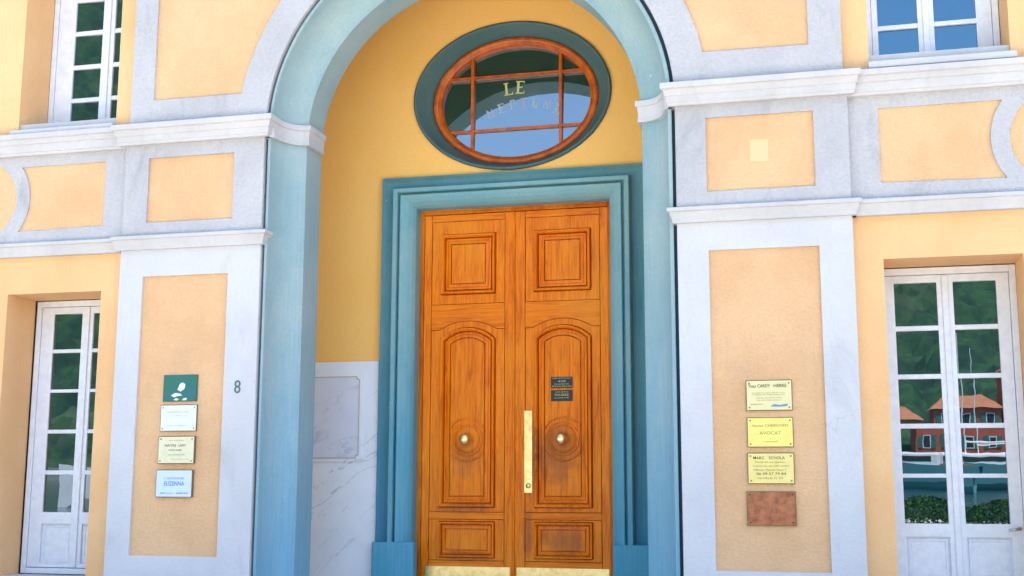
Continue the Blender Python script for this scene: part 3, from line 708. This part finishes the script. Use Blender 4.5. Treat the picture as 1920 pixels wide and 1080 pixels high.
# right column
t, yf = plaque('name_plate', 'pale greenish brass plate with bold dark heading, topmost on the right pilaster', 'plaque', -.506, -.195, .528, .738, 'palebrass', 'plateedge', group=PG2)
text('lettering', 'ink', t, 'Yves', -.463, .697, .024, yf, .050, shear=.25); text('lettering', 'ink', t, 'CARDY', -.385, .698, .022, yf, .085, bold=.01); text('lettering', 'ink', t, 'HERRE', -.275, .698, .022, yf, .085, bold=.01)
for k, (zz, ww) in enumerate(((.650, .22), (.637, .22), (.616, .17), (.600, .16))): scribble(t, yf, -.355, zz, ww, .007, 'olive', 20 + k)
scribble(t, yf, -.435, .572, .08, .008, 'olive', 25)
plate('blue_stripe', 'blueink', t, [[(-.345, .556), (-.320, .572), (-.28, .566), (-.225, .574), (-.232, .558), (-.29, .553)]], yf - .0008, yf)
t, yf = plaque('name_plate', 'bright yellow brass plate reading AVOCAT, second from the top on the right pilaster', 'plaque', -.506, -.196, .279, .483, 'brasspl', 'plateedge', th=.012, group=PG2)
text('lettering', 'olive', t, 'Maurice', -.436, .426, .017, yf, .075, shear=.2); text('lettering', 'olive', t, 'CHERCHEN', -.308, .427, .020, yf, .155)
text('lettering', 'olive', t, 'AVOCAT', -.350, .376, .022, yf, .145); scribble(t, yf, -.35, .318, .11, .008, 'olive', 31)
t, yf = plaque('name_plate', 'tarnished brass plate with six rows of lettering, third from the top on the right pilaster', 'plaque', -.509, -.197, .032, .242, 'oldbrass', 'plateedge', th=.022, group=PG2)
text('lettering', 'ink', t, 'MARC', -.432, .208, .019, yf, .072, bold=.005); text('lettering', 'ink', t, 'SCHOLA', -.312, .208, .019, yf, .105)
text('lettering', 'olive', t, 'Ecole de navigation', -.357, .178, .015, yf, .20)
text('lettering', 'olive', t, 'Capitaine de 200 voiles', -.353, .152, .014, yf, .24)
text('lettering', 'olive', t, 'Officier Marine Nice 7', -.360, .127, .015, yf, .22)
text('lettering', 'ink', t, '06 09 57 79 84', -.352, .101, .017, yf, .195)
text('lettering', 'olive', t, 'certificat N 05', -.360, .073, .014, yf, .17)
t, yf = plaque('copper_plate', 'blank brown copper plate with four screws, lowest on the right pilaster', 'plaque', -.521, -.194, -.247, -.017, 'copper', 'plateedge', th=.020, group=PG2, sm='black')
# house number
num = text('house_number', 'num', None, '8', -4.331, .760, .100, -.0005, .052, th=.004)
num['label'] = 'dark green painted number 8 on the white stone edge of the left pilaster'; num['category'] = 'house number'
# stickers on the right door leaf
yS = YD - .0072
def sticker(lab, z0, z1, lines):
    t = thing('door_sticker', lab, 'sticker', (-2.151, yS, z0 + ZC), 'black stickers on the right door leaf')
    MB().box(-2.246, -2.056, yS - .003, yS - .0002, z0, z1).build('sticker_face', 'black', t, None)
    for k, (b, z, h, wd, m_) in enumerate(lines):
        if b: text('lettering', m_, t, b, -2.151, z, h, yS - .0032, wd, th=.0006)
        else: scribble(t, yS - .0032, -2.151, z, wd, h, m_, 50 + k)
sticker('upper small black sticker with yellow print above the right door knob', .843, .941, [(None, .929, .008, .16, 'cream'), ('AVIS', .903, .016, .07, 'cream'), (None, .880, .010, .13, 'gold'), (None, .861, .011, .17, 'gold')])
sticker('lower small black sticker with yellow print above the right door knob', .733, .828, [(None, .812, .009, .11, 'gold'), ('POUSSEZ', .787, .018, .12, 'gold'), (None, .762, .008, .13, 'cream')])
# marble tablet on the dado
tb = thing('marble_tablet', 'grey marble tablet with notched gilt border, hung left of the blue door surround', 'plaque', (-4.2, YB - .03, .222 + ZC))
yt = YB - .0225
plate('tablet_border', 'marble', tb, [rect(-4.555, -3.893, .222, .994)], yt - .014, yt, .003)
def notch(x0, x1, z0, z1, c):
    P = []
    for (cx, cz, a0) in ((x0, z0, 90), (x1, z0, 180), (x1, z1, 270), (x0, z1, 0)): P += arc(cx, cz, c, a0, a0 - 90, 6)
    return P
plate('tablet_field', 'marble2', tb, [notch(-4.522, -3.932, .262, .955, .028)], yt - .0165, yt - .0142, .0006)
plate('gilt_line', 'goldline', tb, [notch(-4.534, -3.920, .250, .967, .028), notch(-4.524, -3.930, .260, .957, .028)], yt - .0172, yt - .0144)

# ------------------------------------------------------------------ the harbour opposite (it shows in the window panes)
def far_house(lab, x0, x1, y0, y1, h, wallm, floors, cols, rh=1.6):
    Z0 = -ZC + 1.1
    t = thing('harbour_house', lab, 'house', ((x0 + x1) / 2, (y0 + y1) / 2, 1.1), 'houses across the harbour')
    MB().box(x0, x1, y0, y1, Z0, Z0 + h).build('wall', wallm, t)
    e = .35; xm0, xm1 = x0 + 1.5, x1 - 1.5; ym = (y0 + y1) / 2; zb = Z0 + h
    raw('roof', [(x0 - e, y0 - e, zb), (x1 + e, y0 - e, zb), (x1 + e, y1 + e, zb), (x0 - e, y1 + e, zb), (xm0, ym, zb + rh), (xm1, ym, zb + rh)],
        [(0, 1, 5, 4), (2, 3, 4, 5), (1, 2, 5), (3, 0, 4), (3, 2, 1, 0)], 'roof', t)
    MB().box(x0 + 1.6, x0 + 2.2, ym, ym + .6, zb + rh * .5, zb + rh + .7).build('chimney', wallm, t)
    fh = h / floors; cw = (x1 - x0) / cols; ss = min(1, cw / 2.4)
    for a in range(floors):
        for b_ in range(cols):
            cx = x0 + cw * (b_ + .5); cz = Z0 + fh * (a + .52); ww, hh = .45 * ss, .65
            wn = MB().box(cx - ww, cx + ww, y1 + .002, y1 + .06, cz - hh, cz + hh).build('window', 'white', t)
            MB().box(cx - ww + .1, cx + ww - .1, y1 + .062, y1 + .07, cz - hh + .1, cz + hh - .1).build('pane', 'dark', wn)
            MB().box(cx - ww - .5 * ss, cx - ww - .02, y1 + .002, y1 + .09, cz - hh, cz + hh).box(cx + ww + .02, cx + ww + .5 * ss, y1 + .002, y1 + .09, cz - hh, cz + hh).build('shutter', 'shutter', t)
far_house('low red house with terracotta roof across the harbour', 11.0, 18.0, -142, -134, 4.9, 'red', 2, 3)
far_house('tall red house beside the low one across the harbour', 18.8, 29, -143, -134, 9.6, 'red', 3, 4)
far_house('small ochre cottage behind the low red house', 6.0, 10.2, -150, -144, 4.0, 'ochreh', 1, 2)
far_house('ochre house farther left across the harbour', -24, -13, -144, -135, 7.5, 'ochreh', 2, 4)
far_house('white walled house at the foot of the hill across the harbour', -56, -44, -144, -134, 8, 'white', 3, 4)
def boat(lab, x, y, rot, L, hullm, mast):
    t = thing('boat', lab, 'boat', (0, 0, 0), 'boats moored in the harbour')
    rings = []; W_ = L * .16
    for k in range(9):
        u = k / 8; bw = W_ * (1 - max(0, (u - .45) / .55) ** 2.2) * (.82 + .18 * min(1, u * 4)); bx2 = -L / 2 + L * u; sh = .9 + .45 * u * u
        if k == 8: bw = .02
        rings.append([(bx2, -bw, sh), (bx2, -bw * .9, .25), (bx2, -bw * .4, -.3), (bx2, 0, -.42), (bx2, bw * .4, -.3), (bx2, bw * .9, .25), (bx2, bw, sh)])
    zsh = -.75 - ZC + .12
    rings = [[(a, b, c + zsh) for a, b, c in r_] for r_ in rings]
    fixn(loft('hull', hullm, t, rings, True, True)); 
    MB().box(-L * .30, L * .20, -W_ * .62, W_ * .62, zsh + .8, zsh + 1.55).build('cabin', 'hull', t, None, .12)
    MB().box(-L * .22, L * .16, -W_ * .63, W_ * .63, zsh + 1.1, zsh + 1.35).build('cabin_window', 'dark', t)
    MB().box(-L * .42, -L * .30, -W_ * .7, W_ * .7, zsh + .85, zsh + 1.0).build('deck_seat', 'wood_boat', t)
    if mast: MB().cyl((L * .05, 0, zsh + 1.5), (L * .05, 0, zsh + 1.5 + L * .95), .04, .025).cyl((L * .05, 0, zsh + 2.1), (-L * .38, 0, zsh + 2.1), .05).build('mast', 'hull', t)
    t.location = (x, y, 0); t.rotation_euler[2] = rot; t.scale = (1.35, 1.35, 1.35)
boat('small teal motor boat moored nearest the quay', 6.2, -76, R(195), 4.6, 'hullteal', False)
boat('teal hulled sailing boat with its mast up', 9.6, -84, R(165), 7.0, 'hullteal', True)
boat('white sailing boat farther out', -2.0, -61, R(20), 8, 'hull', True)
boat('small white boat at the left', -24, -47, R(160), 6, 'hull', False)
boat('teal motor boat in mid harbour', 14.5, -90, R(10), 7, 'hullteal', False)
boat('white sailing boat near the red houses', 13.5, -112, R(185), 8, 'hull', True)
boat('white motor boat between the sailing boats', 8.0, -100, R(175), 7, 'hull', False)
boat('small white boat by the far shore', 9.0, -118, R(150), 6, 'hull', False)
boat('teal boat by the far shore', 17.5, -108, R(170), 6, 'hullteal', False)
def planter(x, y, lab):
    t = thing('planter', lab, 'planter', (x, y, 0), 'planted troughs along the quay')
    MB().box(x - 1.32, x + 1.32, y - .36, y + .36, -ZC, -ZC + .12).build('trough', 'copper', t, None, .02)
    mb = MB(); rnd = random.Random(int(x * 10))
    for i in range(3600):
        u, v, w_ = rnd.uniform(-1.3, 1.3), rnd.uniform(-.42, .42), rnd.random() ** .7
        p = Vector((x + u, y + v * (1 - .3 * w_), -ZC + .10 + w_ * (.40 + .07 * math.sin(u * 5 + x)))); s = rnd.uniform(.025, .05)
        a = Vector((rnd.gauss(0, 1), rnd.gauss(0, 1), rnd.gauss(0, 1))).normalized() * s; b_ = a.orthogonal().normalized() * s * .5
        mb.add([p - a, p + b_, p + a, p - b_], [(0, 1, 2, 3)])
    mb.build('foliage', 'leaf', t)
for x, l_ in ((-3.9, 'stone trough with a low green hedge standing apart on the quay'), (1.6, 'stone trough with a low green hedge, second in the quay row'), (4.4, 'stone trough with a low green hedge, third in the quay row'), (7.2, 'stone trough with a low green hedge at the right end of the quay row')): planter(x, -11.8, l_)
